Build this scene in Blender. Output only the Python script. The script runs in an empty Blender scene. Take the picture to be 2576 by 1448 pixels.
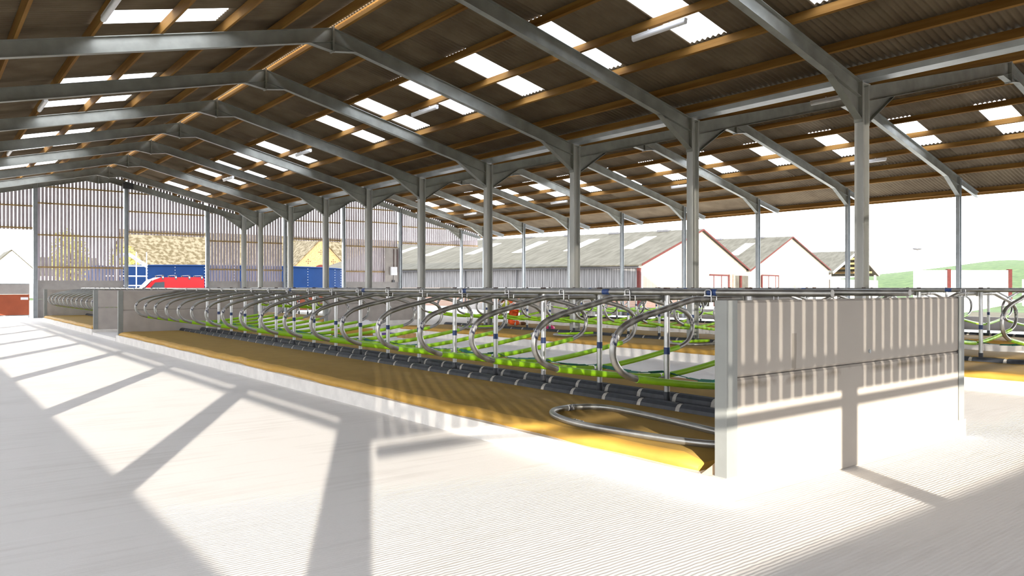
import bpy, math, random
from mathutils import Vector, Matrix
random.seed(7)
S = bpy.context.scene
C = S.collection
# ---------------------------------------------------------------- camera, sky, sun, exposure
CAM_H = 1.73
cd = bpy.data.cameras.new('camera'); cam = bpy.data.objects.new('camera', cd); C.objects.link(cam)
cam.location = (0, 0, CAM_H)
cam.rotation_euler = (math.radians(90), 0, math.radians(-38.0))
cd.sensor_width = 36; cd.lens = 36 * 1924 / 2576
cd.shift_y = -2.0 / 2576
cd.clip_end = 2000; cd.clip_start = 0.05
S.camera = cam
W = bpy.data.worlds.new('sky'); S.world = W; W.use_nodes = True
wn = W.node_tree.nodes; wl = W.node_tree.links
bg = wn['Background']
tc = wn.new('ShaderNodeTexCoord'); sx = wn.new('ShaderNodeSeparateXYZ'); wl.new(tc.outputs['Generated'], sx.inputs[0])
rp = wn.new('ShaderNodeValToRGB'); wl.new(sx.outputs['Z'], rp.inputs[0])
rp.color_ramp.elements[0].color = (1.0, 0.985, 0.97, 1); rp.color_ramp.elements[0].position = 0.0
rp.color_ramp.elements[1].color = (0.86, 0.92, 1.0, 1); rp.color_ramp.elements[1].position = 0.6
wl.new(rp.outputs[0], bg.inputs[0]); bg.inputs[1].default_value = 8.2
SUN_AZ = Vector((0.46, 0.888, 0)).normalized(); SUN_TAN = 0.167
sd = bpy.data.lights.new('sun', 'SUN'); so = bpy.data.objects.new('sun', sd); C.objects.link(so)
sd.energy = 15.0; sd.color = (1.0, 0.92, 0.80); sd.angle = math.radians(0.3)
so.rotation_euler = Vector((SUN_AZ.x, SUN_AZ.y, -SUN_TAN)).to_track_quat('-Z', 'Y').to_euler()
so.location = (-20, -40, 20)
S.view_settings.view_transform = 'Standard'; S.view_settings.look = 'None'
S.view_settings.gamma = 1; S.view_settings.exposure = 0.0; S.view_settings.use_curve_mapping = False
S.cycles.use_denoising = True
S.cycles.max_bounces = 8; S.cycles.diffuse_bounces = 5

# ---------------------------------------------------------------- helpers
ORD = ('first second third fourth fifth sixth seventh eighth ninth tenth eleventh twelfth thirteenth fourteenth fifteenth sixteenth '
       'seventeenth eighteenth nineteenth twentieth twenty-first twenty-second twenty-third twenty-fourth twenty-fifth').split()
V = Vector

class MB:
    def __init__(s): s.v = []; s.f = []; s.sm = []; s.mi = []
    def add(s, vs, fs, smooth=False, mi=0):
        b = len(s.v); s.v += [tuple(x) for x in vs]
        for f in fs: s.f.append(tuple(b + i for i in f)); s.sm.append(smooth); s.mi.append(mi)
        return s
    def box(s, lo, hi, mi=0):
        x0, y0, z0 = lo; x1, y1, z1 = hi
        return s.add([(x0,y0,z0),(x1,y0,z0),(x1,y1,z0),(x0,y1,z0),(x0,y0,z1),(x1,y0,z1),(x1,y1,z1),(x0,y1,z1)],
              [(0,3,2,1),(4,5,6,7),(0,1,5,4),(1,2,6,5),(2,3,7,6),(3,0,4,7)], mi=mi)
    def cbox(s, c, d, mi=0):
        return s.box((c[0]-d[0]/2, c[1]-d[1]/2, c[2]-d[2]/2), (c[0]+d[0]/2, c[1]+d[1]/2, c[2]+d[2]/2), mi)
    def extrude(s, prof, p0, p1, side, up, mi=0, smooth=False, p1prof=None):
        p0, p1, side, up = V(p0), V(p1), V(side), V(up); n = len(prof)
        q = p1prof or prof
        vs = [p0 + side*a + up*b for a, b in prof] + [p1 + side*a + up*b for a, b in q]
        fs = [(i, (i+1) % n, n+(i+1) % n, n+i) for i in range(n)]
        s.add(vs, fs, smooth, mi)
        s.add(vs, [tuple(range(n))[::-1], tuple(range(n, 2*n))], False, mi)
        return s
    def beam(s, p0, p1, w, h, up=(0,0,1), mi=0):
        d = (V(p1)-V(p0)).normalized(); up = V(up); up = (up - d*up.dot(d)).normalized(); side = d.cross(up)
        return s.extrude([(-w/2,-h/2),(w/2,-h/2),(w/2,h/2),(-w/2,h/2)], p0, p1, side, up, mi)
    def ibeam(s, p0, p1, w, h, up, tf=.014, tw=.01, mi=0):
        d = (V(p1)-V(p0)).normalized(); up = V(up); up = (up - d*up.dot(d)).normalized(); side = d.cross(up)
        a, b, t, f = w/2, h/2, tw/2, tf
        pr = [(-a,-b),(a,-b),(a,-b+f),(t,-b+f),(t,b-f),(a,b-f),(a,b),(-a,b),(-a,b-f),(-t,b-f),(-t,-b+f),(-a,-b+f)]
        n = 12
        vs = [V(p0)+side*x+up*y for x, y in pr] + [V(p1)+side*x+up*y for x, y in pr]
        s.add(vs, [(i,(i+1)%n,n+(i+1)%n,n+i) for i in range(n)], False, mi)
        for o in (0, n):
            s.add([vs[o+i] for i in range(12)], [(0,1,2,11),(11,2,3,10),(10,3,4,9),(9,4,5,8),(8,5,6,7)][:0] + [(0,1,2,3,10,11),(10,3,4,9),(9,4,5,6,7,8)], False, mi)
        return s
    def tube(s, path, r, n=12, mi=0, cap=True):
        P = [V(p) for p in path]; R = r if isinstance(r, (list, tuple)) else [r]*len(P)
        T = []
        for i in range(len(P)):
            a = P[max(i-1,0)]; b = P[min(i+1,len(P)-1)]; T.append((b-a).normalized())
        ref = V((0,0,1)) if abs(T[0].z) < .9 else V((0,1,0))
        nrm = (ref - T[0]*ref.dot(T[0])).normalized(); vs = []
        for i in range(len(P)):
            nrm = (nrm - T[i]*nrm.dot(T[i])).normalized(); bn = T[i].cross(nrm)
            for k in range(n):
                a = 2*math.pi*k/n; vs.append(P[i] + (nrm*math.cos(a)+bn*math.sin(a))*R[i])
        fs = [(i*n+k, i*n+(k+1)%n, (i+1)*n+(k+1)%n, (i+1)*n+k) for i in range(len(P)-1) for k in range(n)]
        s.add(vs, fs, True, mi)
        if cap:
            s.add(vs[:n], [tuple(range(n))[::-1]], False, mi); s.add(vs[-n:], [tuple(range(n))], False, mi)
        return s
    def cyl(s, c, r, z0, z1, n=16, mi=0): return s.tube([(c[0],c[1],z0),(c[0],c[1],z1)], r, n, mi)
    def sphere(s, c, r, n=12, m=8, mi=0):
        r = r if isinstance(r, (list, tuple)) else (r, r, r); vs = []; 
        for j in range(m+1):
            t = math.pi*j/m
            for k in range(n):
                a = 2*math.pi*k/n; vs.append((c[0]+r[0]*math.sin(t)*math.cos(a), c[1]+r[1]*math.sin(t)*math.sin(a), c[2]+r[2]*math.cos(t)))
        return s.add(vs, [(j*n+k,(j+1)*n+k,(j+1)*n+(k+1)%n,j*n+(k+1)%n) for j in range(m) for k in range(n)], True, mi)
    def obj(s, name, mat, parent=None, origin=None):
        me = bpy.data.meshes.new(name); vs = s.v
        if origin is not None: vs = [(a-origin[0], b-origin[1], c-origin[2]) for a, b, c in vs]
        me.from_pydata(vs, [], s.f)
        for i, p in enumerate(me.polygons): p.use_smooth = s.sm[i]; p.material_index = s.mi[i]
        for m in (mat if isinstance(mat, (list, tuple)) else [mat]): me.materials.append(m)
        me.update()
        o = bpy.data.objects.new(name, me); C.objects.link(o)
        if origin is not None: o.location = origin
        if parent is not None: o.parent = parent
        return o

def tag(o, label, cat, group=None, kind=None):
    if label: o['label'] = label
    if cat: o['category'] = cat
    if group: o['group'] = group
    if kind: o['kind'] = kind
    return o
def empty(name, loc, label, cat, group=None, rz=0):
    o = bpy.data.objects.new(name, None); C.objects.link(o); o.location = loc; o.rotation_euler = (0,0,rz)
    o.empty_display_size = .2
    return tag(o, label, cat, group)
def struct(o): o['kind'] = 'structure'; return o
def dup(root, loc, label, rz=None):
    r = root.copy(); C.objects.link(r); r.location = loc; r['label'] = label
    if rz is not None: r.rotation_euler = (0,0,rz)
    for ch in list(root.children):
        c = ch.copy(); C.objects.link(c); c.parent = r
        for g in list(ch.children):
            d = g.copy(); C.objects.link(d); d.parent = c
    return r
def fillet(pts, rad, n=6):
    P = [V(p) for p in pts]; out = [P[0]]
    for i in range(1, len(P)-1):
        a, b, c = P[i-1], P[i], P[i+1]
        r = min(rad, (b-a).length*.49, (c-b).length*.49)
        s_, e = b+(a-b).normalized()*r, b+(c-b).normalized()*r
        for k in range(n+1):
            t = k/n; out.append(s_*(1-t)**2 + b*2*t*(1-t) + e*t*t)
    out.append(P[-1]); return out
def spline(pts, n=5):
    P = [V(p) for p in pts]; P = [P[0]*2-P[1]] + P + [P[-1]*2-P[-2]]; out = []
    for i in range(1, len(P)-2):
        for k in range(n):
            t = k/n; a, b, c, d = P[i-1], P[i], P[i+1], P[i+2]
            out.append(.5*((2*b)+(c-a)*t+(2*a-5*b+4*c-d)*t*t+(3*b-a-3*c+d)*t**3))
    out.append(P[-2]); return out

# ---------------------------------------------------------------- materials
def mat(name, col, rough=.7, metal=0, var=.15, scale=6, stretch=(1,1,1), bump=0, bscale=None, col2=None, detail=4, sharp=False):
    m = bpy.data.materials.new(name); m.use_nodes = True; N = m.node_tree.nodes; L = m.node_tree.links
    b = N['Principled BSDF']; b.inputs['Roughness'].default_value = rough; b.inputs['Metallic'].default_value = metal
    if rough >= .75: b.inputs['Specular IOR Level'].default_value = .15
    t = N.new('ShaderNodeTexCoord'); mp = N.new('ShaderNodeMapping'); mp.inputs['Scale'].default_value = stretch
    L.new(t.outputs['Object'], mp.inputs[0])
    nz = N.new('ShaderNodeTexNoise'); nz.inputs['Scale'].default_value = scale; nz.inputs['Detail'].default_value = detail
    L.new(mp.outputs[0], nz.inputs['Vector'])
    r = N.new('ShaderNodeValToRGB'); L.new(nz.outputs[0], r.inputs[0])
    lo, hi = (.42, .58) if sharp else (.3, .7)
    r.color_ramp.elements[0].position = lo; r.color_ramp.elements[1].position = hi
    c2 = col2 or tuple(min(1, c*(1+var)) for c in col); c1 = col if col2 else tuple(c*(1-var) for c in col)
    r.color_ramp.elements[0].color = (*c1, 1); r.color_ramp.elements[1].color = (*c2, 1)
    L.new(r.outputs[0], b.inputs['Base Color'])
    if bump:
        n2 = N.new('ShaderNodeTexNoise'); n2.inputs['Scale'].default_value = bscale or scale*8; n2.inputs['Detail'].default_value = 3
        L.new(mp.outputs[0], n2.inputs['Vector'])
        bp = N.new('ShaderNodeBump'); bp.inputs['Strength'].default_value = bump; bp.inputs['Distance'].default_value = .02
        L.new(n2.outputs[0], bp.inputs['Height']); L.new(bp.outputs[0], b.inputs['Normal'])
    m['nodes'] = 1
    return m
M = {}
M['steel'] = mat('galvanised_steel_frame', (0.297,0.3038,0.2767), .5, .35, .18, 2.2, (1,1,1))
M['steelc'] = mat('galvanised_column', (0.462,0.4675,0.44), .5, .2, .12, 2.2, (1,1,.4))
M['endpost'] = mat('dull_galvanised_post', (.25,.26,.25), .6, .2, .1, 3)
M['offcut'] = mat('pale_timber', (.42,.30,.19), .85, 0, .1, 9)
M['steel2'] = mat('bright_galvanised_steel', (.38,.41,.43), .45, .4, .12, 3)
M['tube'] = mat('galvanised_tube', (0.3312,0.3312,0.3174), .36, .8, .14, 7)
M['tubeb'] = mat('bright_galvanised_post', (.52,.53,.54), .32, .8, .1, 9)
M['timber'] = mat('treated_timber', (.165,.073,.013), .78, 0, .3, 1.6, (3,.25,3), col2=(.30,.16,.042))
M['timber2'] = mat('pale_purlin_timber', (.40,.25,.10), .7, 0, .3, 3, (1,1,.4))
M['board'] = mat('flare_tinted_boarding', (0.3864,0.3358,0.3588), .8, 0, .3, 2.0, (6,6,.35), col2=(0.5704,0.506,0.552))  # mauve tint puts the backlit gable's flare into the timber colour
M['rail'] = mat('boarding_rail', (.36,.25,.12), .8, 0, .2, 5)
M['sheet'] = mat('fibre_cement_sheet', (0.1257,0.09286,0.06008), .9, 0, .2, 1.2, (1,1,1), bump=.12, bscale=60, col2=(0.1803,0.1399,0.09286))
M['conc'] = mat('precast_concrete', (.42,.385,.355), .85, 0, .09, 2.5, bump=.08, bscale=90)
M['concd'] = mat('grey_concrete', (.34,.32,.305), .85, 0, .09, 2.5, bump=.08, bscale=90)
M['kerb'] = mat('cast_kerb_concrete', (0.792,0.77,0.737), .85, 0, .08, 4, bump=.15, bscale=70)
M['mattress'] = mat('mustard_mattress_cover', (0.3256,0.2068,0.05456), .75, 0, .07, 5, bump=.1, bscale=14)
M['edge'] = mat('mustard_mattress_edge', (.50,.29,.048), .65, 0, .07, 5)
M['black'] = mat('black_rubber', (.028,.032,.042), .55, 0, .3, 9)
M['grey_band'] = mat('pale_dusty_joint', (.40,.385,.36), .8, 0, .2, 20)
M['cap'] = mat('dark_cap', (.05,.03,.025), .6, 0, .2, 20)
M['green'] = mat('lime_green_pipe', (.30,.60,.015), .38, 0, .12, 4)
M['teal'] = mat('teal_strap', (.012,.17,.115), .6, 0, .2, 6)
M['sticker'] = mat('blue_and_white_sticker', (.012,.03,.11), .5, 0, .2, 60, (1,1,1), col2=(.02,.055,.19), sharp=True)
M['printed'] = mat('printed_label', (.015,.02,.06), .5, 0, .2, 55, (1,1,.3), col2=(.62,.62,.62), sharp=True)
M['white'] = mat('white_plastic', (.78,.78,.80), .45, 0, .03, 4)
M['pale'] = mat('pale_painted_render', (.42,.38,.34), .85, 0, .06, 3)
M['orangew'] = mat('orange_brick_wall', (.16,.095,.04), .85, 0, .15, 6, col2=(.22,.15,.08))
M['blue'] = mat('blue_tank_sheet', (.003,.020,.075), .8, 0, .12, 1.2)
M['red'] = mat('red_van_paint', (0.357,0.0068,0.0102), .25, 0, .06, 2)
M['redgate'] = mat('rust_red_sheet', (0.32,0.068,0.0224), .6, 0, .12, 2)
M['dkgrey'] = mat('dark_grey_plastic', (.05,.05,.055), .5, 0, .2, 10)
M['slate'] = mat('mossy_stone_roof', (0.04675,0.0357,0.017), .9, 0, .3, 2.2, (1,1,1), bump=.4, bscale=6, col2=(0.102,0.085,0.05525), detail=8, sharp=True)
M['fibroof'] = mat('weathered_roof_sheet', (0.0328,0.02952,0.01968), .9, 0, .25, 1.3, (.35,2,1), bump=.3, bscale=7, col2=(0.0615,0.05658,0.04346), detail=8)
M['wboard'] = mat('weathered_grey_boards', (0.0874,0.08464,0.08464), .85, 0, .3, 1.2, (5,5,.3), col2=(0.1748,0.1702,0.172))
M['pboard'] = mat('pale_pine_boards', (.19,.15,.12), .85, 0, .3, 1.2, (5,5,.3), col2=(.26,.215,.18))
M['redsteel'] = mat('oxide_red_steel', (.055,.012,.010), .8, 0, .15, 4)
M['glass'] = mat('pale_door_sheet', (.35,.33,.32), .8, 0, .05, 1)
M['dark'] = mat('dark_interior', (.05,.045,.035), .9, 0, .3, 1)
M['grass'] = mat('grass', (0.02057,0.04208,0.00935), .95, 0, .3, .6, bump=.4, bscale=12, col2=(0.05143,0.07948,0.02338), detail=8)
M['soil'] = mat('bare_soil', (0.02574,0.0198,0.0099), .95, 0, .3, .9, bump=.5, bscale=6, col2=(0.06435,0.05544,0.0297), detail=8)
M['yard'] = mat('yard_concrete', (.62,.57,.50), .9, 0, .08, .5)
M['leaf'] = mat('yellow_green_leaves', (.20,.19,.035), .8, 0, .3, 3, col2=(.42,.34,.08))
M['hedge'] = mat('dull_green_leaves', (.10,.14,.05), .8, 0, .3, 3, col2=(.24,.26,.12))
M['bark'] = mat('bark', (.10,.07,.045), .9, 0, .3, 8)
M['skin'] = mat('skin', (.55,.32,.22), .6, 0, .05, 5)
M['hivis_o'] = mat('orange_hi_vis_cloth', (.80,.10,.012), .7, 0, .1, 9)
M['hivis_y'] = mat('yellow_hi_vis_cloth', (.50,.55,.05), .7, 0, .1, 9)
M['reflect'] = mat('reflective_band', (.72,.72,.70), .4, .2, .05, 9)
M['hair'] = mat('black_hair', (.012,.01,.01), .6, 0, .2, 30)
M['boot'] = mat('brown_boots', (.12,.05,.02), .6, 0, .2, 9)
M['purple'] = mat('purple_pack', (.10,.03,.28), .5, 0, .2, 9)
M['pink'] = mat('pink_plastic', (.75,.03,.22), .5, 0, .1, 9)
M['card'] = mat('cardboard', (.42,.26,.12), .85, 0, .1, 9)
M['window'] = mat('dark_window_glass', (.04,.05,.06), .1, 0, .1, 2)

def nodes(name):
    m = bpy.data.materials.new(name); m.use_nodes = True
    return m, m.node_tree.nodes, m.node_tree.links
# rooflight sheet: diffusing translucent plastic
m, N, L = nodes('translucent_rooflight'); N.remove(N['Principled BSDF'])
tr = N.new('ShaderNodeBsdfTranslucent'); tr.inputs[0].default_value = (.93,.95,1,1)
di = N.new('ShaderNodeBsdfDiffuse'); di.inputs[0].default_value = (.85,.87,.9,1)
mx = N.new('ShaderNodeMixShader'); mx.inputs[0].default_value = .15
L.new(tr.outputs[0], mx.inputs[1]); L.new(di.outputs[0], mx.inputs[2]); L.new(mx.outputs[0], N['Material Output'].inputs[0])
M['rooflight'] = m
# floor: tamped concrete with brushed grooves, joints and light wear
m, N, L = nodes('brushed_concrete_floor'); b = N['Principled BSDF']; b.inputs['Roughness'].default_value = .8; b.inputs['Specular IOR Level'].default_value = .25
t = N.new('ShaderNodeTexCoord'); sp = N.new('ShaderNodeSeparateXYZ'); L.new(t.outputs['Object'], sp.inputs[0])
n1 = N.new('ShaderNodeTexNoise'); n1.inputs['Scale'].default_value = .9; n1.inputs['Detail'].default_value = 8; L.new(t.outputs['Object'], n1.inputs['Vector'])
mp = N.new('ShaderNodeMapping'); mp.inputs['Scale'].default_value = (.35, 6, 1); L.new(t.outputs['Object'], mp.inputs[0])
n2 = N.new('ShaderNodeTexNoise'); n2.inputs['Scale'].default_value = 2; n2.inputs['Detail'].default_value = 6; L.new(mp.outputs[0], n2.inputs['Vector'])
ad = N.new('ShaderNodeMath'); ad.operation = 'ADD'; L.new(n1.outputs[0], ad.inputs[0]); L.new(n2.outputs[0], ad.inputs[1])
rr = N.new('ShaderNodeValToRGB'); rr.color_ramp.elements[0].position = .62; rr.color_ramp.elements[1].position = 1.3
rr.color_ramp.elements[0].color = (.70,.675,.645,1); rr.color_ramp.elements[1].color = (.80,.78,.755,1); L.new(ad.outputs[0], rr.inputs[0])
# pour joints every 4.8 m across the alley
jm = N.new('ShaderNodeMath'); jm.operation = 'PINGPONG'; jm.inputs[1].default_value = 1.55; L.new(sp.outputs['Y'], jm.inputs[0])
jl = N.new('ShaderNodeMath'); jl.operation = 'LESS_THAN'; jl.inputs[1].default_value = .008; L.new(jm.outputs[0], jl.inputs[0])
jc = N.new('ShaderNodeMixRGB'); jc.inputs[2].default_value = (.83,.81,.79,1); L.new(jl.outputs[0], jc.inputs[0]); L.new(rr.outputs[0], jc.inputs[1])
L.new(jc.outputs[0], b.inputs['Base Color'])
wv = N.new('ShaderNodeTexWave'); wv.bands_direction = 'Y'; wv.inputs['Scale'].default_value = 9; wv.inputs['Distortion'].default_value = 2.2
wv.inputs['Detail'].default_value = 2; wv.inputs['Detail Scale'].default_value = 1.5; L.new(t.outputs['Object'], wv.inputs['Vector'])
n3 = N.new('ShaderNodeTexNoise'); n3.inputs['Scale'].default_value = 26; n3.inputs['Detail'].default_value = 3; L.new(t.outputs['Object'], n3.inputs['Vector'])
mm = N.new('ShaderNodeMath'); mm.operation = 'MULTIPLY_ADD'; mm.inputs[1].default_value = .5; L.new(n3.outputs[0], mm.inputs[0]); L.new(wv.outputs[1], mm.inputs[2])
bp = N.new('ShaderNodeBump'); bp.inputs['Strength'].default_value = .16; bp.inputs['Distance'].default_value = .01
L.new(mm.outputs[0], bp.inputs['Height']); L.new(bp.outputs[0], b.inputs['Normal'])
M['floor'] = m
# wall panel with grime along the joint
m, N, L = nodes('grimy_precast_panel'); b = N['Principled BSDF']; b.inputs['Roughness'].default_value = .85
t = N.new('ShaderNodeTexCoord'); sp = N.new('ShaderNodeSeparateXYZ'); L.new(t.outputs['Object'], sp.inputs[0])
n1 = N.new('ShaderNodeTexNoise'); n1.inputs['Scale'].default_value = 2.5; n1.inputs['Detail'].default_value = 6; L.new(t.outputs['Object'], n1.inputs['Vector'])
r1 = N.new('ShaderNodeValToRGB'); r1.color_ramp.elements[0].color = (.33,.30,.265,1); r1.color_ramp.elements[1].color = (.38,.35,.315,1); L.new(n1.outputs[0], r1.inputs[0])
s1 = N.new('ShaderNodeMath'); s1.operation = 'SUBTRACT'; s1.inputs[1].default_value = .935; L.new(sp.outputs['Z'], s1.inputs[0])
a1 = N.new('ShaderNodeMath'); a1.operation = 'ABSOLUTE'; L.new(s1.outputs[0], a1.inputs[0])
mr = N.new('ShaderNodeMapRange'); mr.inputs[1].default_value = 0; mr.inputs[2].default_value = .062; mr.inputs[3].default_value = 1; mr.inputs[4].default_value = 0; L.new(a1.outputs[0], mr.inputs[0])
n2 = N.new('ShaderNodeTexNoise'); n2.inputs['Scale'].default_value = 3; n2.inputs['Detail'].default_value = 9; L.new(t.outputs['Object'], n2.inputs['Vector'])
r2 = N.new('ShaderNodeValToRGB'); r2.color_ramp.elements[0].position = .44; r2.color_ramp.elements[1].position = .62; L.new(n2.outputs[0], r2.inputs[0])
mu = N.new('ShaderNodeMath'); mu.operation = 'MULTIPLY'; L.new(mr.outputs[0], mu.inputs[0]); L.new(r2.outputs[0], mu.inputs[1])
def mth(op, a, v=None, a2=None):
    q = N.new('ShaderNodeMath'); q.operation = op; L.new(a, q.inputs[0])
    if v is not None: q.inputs[1].default_value = v
    if a2 is not None: L.new(a2, q.inputs[1])
    return q.outputs[0]
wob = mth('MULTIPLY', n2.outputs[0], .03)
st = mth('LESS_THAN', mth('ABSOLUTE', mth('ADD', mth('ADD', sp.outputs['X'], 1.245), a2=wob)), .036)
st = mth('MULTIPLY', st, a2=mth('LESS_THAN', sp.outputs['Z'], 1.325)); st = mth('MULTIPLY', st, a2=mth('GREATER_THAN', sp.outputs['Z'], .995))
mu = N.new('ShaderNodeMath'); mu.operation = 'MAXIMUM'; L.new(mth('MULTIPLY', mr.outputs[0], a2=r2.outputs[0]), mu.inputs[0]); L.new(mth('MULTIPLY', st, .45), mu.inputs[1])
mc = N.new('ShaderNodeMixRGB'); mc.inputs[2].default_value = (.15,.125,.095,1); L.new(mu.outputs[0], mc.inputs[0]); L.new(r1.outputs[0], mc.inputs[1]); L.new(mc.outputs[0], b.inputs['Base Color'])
M['panel'] = m
# bricks
def brick(name, c1, c2, mortar, sc):
    m, N, L = nodes(name); b = N['Principled BSDF']; b.inputs['Roughness'].default_value = .9
    t = N.new('ShaderNodeTexCoord'); mp = N.new('ShaderNodeMapping'); mp.inputs['Rotation'].default_value = (math.radians(90), 0, 0)
    L.new(t.outputs['Object'], mp.inputs[0])
    br = N.new('ShaderNodeTexBrick'); br.inputs['Scale'].default_value = sc; L.new(mp.outputs[0], br.inputs[0])
    br.inputs['Color1'].default_value = (*c1,1); br.inputs['Color2'].default_value = (*c2,1); br.inputs['Mortar'].default_value = (*mortar,1)
    L.new(br.outputs[0], b.inputs['Base Color']); return m
M['brick'] = brick('red_brick', (.16,.07,.045), (.22,.11,.075), (.22,.18,.15), 3)

# ---------------------------------------------------------------- building layout (metres)
XL, XR1, XV, XR2, XE, XO = -2.8, 8.5, 17.0, 25.6, 34.2, 36.2
PITCH = .243; ZR = 8.62
FY = [8.82 + 4.8*i for i in range(9)]; YF = 50.3; YN = -5.6; YROOF0, YROOF1 = -5.9, 50.75
def zs(x):            # underside level of the roof sheets
    return ZR - PITCH*abs(x-XR1) if x <= XV else ZR - (PITCH+.004)*abs(x-XR2)

# ---------------------------------------------------------------- ground and floor
struct(MB().box((-120,-160,-.6),(420,330,-.14)).obj('ground', M['grass']))
def slab(name, pts, z0, z1, m): return struct(MB().extrude(pts, (0,0,z0), (0,0,z1), (1,0,0), (0,1,0)).obj(name, m))
slab('ground_yard', [(36.3,14.6),(60,23.7),(125,40),(125,125),(36.3,125)], -.3, -.06, M['yard'])
struct(MB().box((-30,50.8,-.3),(36.2,120,-.05)).obj('ground_far_yard', M['yard']))
slab('ground_soil', [(36.3,-30),(70,-30),(61,23.4),(36.3,14.4)], -.3, -.07, M['soil'])
struct(MB().box((-3.0,-5.9,-.4),(36.2,50.75,0)).obj('floor', M['floor']))
# hill far beyond
hb = MB(); nx, ny = 36, 10
vs = []
for j in range(ny+1):
    for i in range(nx+1):
        x = 190 + 260*i/nx; y = -60 + 240*j/ny
        a, c = i/nx, j/ny
        z = -.2 + 12.0*math.sin(min(1, a*2)*math.pi/2)*(.86+.1*math.sin(c*9+1)+.06*math.sin(c*31+a*9))*max(0, min(1, (.95-c)*4.5))
        vs.append((x, y, z))
hb.add(vs, [(j*(nx+1)+i, j*(nx+1)+i+1, (j+1)*(nx+1)+i+1, (j+1)*(nx+1)+i) for j in range(ny) for i in range(nx)], True)
struct(hb.obj('hill', M['grass']))

# ---------------------------------------------------------------- roof sheets and rooflights
COR = .146
def corrugated(x0, x1, holes, hx0, hx1, y0=YROOF0, y1=YROOF1):
    mb = MB(); n = int((y1-y0)/(COR/6)); xs = [x0, hx0, hx1, x1]
    for i in range(n+1):
        y = y0 + (y1-y0)*i/n; w = .024*math.cos(2*math.pi*y/COR)
        for x in xs: mb.v.append((x, y, zs(x) + .026 + w))
    for i in range(n):
        y = y0 + (y1-y0)*(i+.5)/n; inh = any(a < y < b_ for a, b_ in holes)
        for k in range(3):
            if k == 1 and inh: continue
            mb.f.append((i*4+k, i*4+k+1, i*4+4+k+1, i*4+4+k)); mb.sm.append(True); mb.mi.append(0)
    return mb
WIN = [0]
def rooflights(x0, x1, holes):
    for a, b_ in holes:
        mb = MB(); n = max(8, int((b_-a+.1)/(COR/6))); xs = [x0, x1]
        for i in range(n+1):
            y = a-.05 + (b_-a+.1)*i/n; w = .024*math.cos(2*math.pi*y/COR)
            for x in xs: mb.v.append((x, y, zs(x)+.034+w))
        for i in range(n): mb.f.append((i*2,i*2+1,i*2+3,i*2+2)); mb.sm.append(True); mb.mi.append(0)
        WIN[0] += 1; struct(mb.obj('window_%d' % WIN[0], M['rooflight']))
HR = [(y-1.0, y) for y in (7.8, 10.87, 13.95, 17.0, 20.06, 23.1, 26.2, 29.3, 32.35, 35.4, 38.5, 41.55, 44.6, 47.7)]
HL = [(y, y+1.0) for y in (14.0, 17.2, 23.6, 26.8, 30.0, 33.3, 36.5, 39.7, 42.9, 46.1)]
def roof(x0, x1, hx0, hx1, holes, nm='ceiling'):
    o = corrugated(x0, x1, holes, hx0, hx1).obj(nm, M['sheet']); struct(o)
    md = o.modifiers.new('thickness', 'SOLIDIFY'); md.thickness = .008; md.offset = 1
    rooflights(hx0, hx1, holes)
roof(-3.3, 8.36, 2.96, 5.50, HL)
roof(8.64, 16.85, 11.35, 14.0, [(a+.42, b_+.42) for a, b_ in HR])
roof(17.15, 25.46, 19.8, 22.6, [])
roof(25.74, 36.3, 28.45, 31.1, HR)
for k, (xr, nm) in enumerate(((XR1, 'main span'), (XR2, 'second span'))):
    mb = MB(); z = ZR + .345
    for s_ in (-1, 1): mb.beam((xr+s_*.13, YROOF0, z-.03), (xr+s_*.13, YROOF1, z-.03), .28, .012, (s_*.25,0,1))
    struct(mb.obj('ridge_capping_beam' if k == 0 else 'ridge_capping_beam', M['sheet']))

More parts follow.
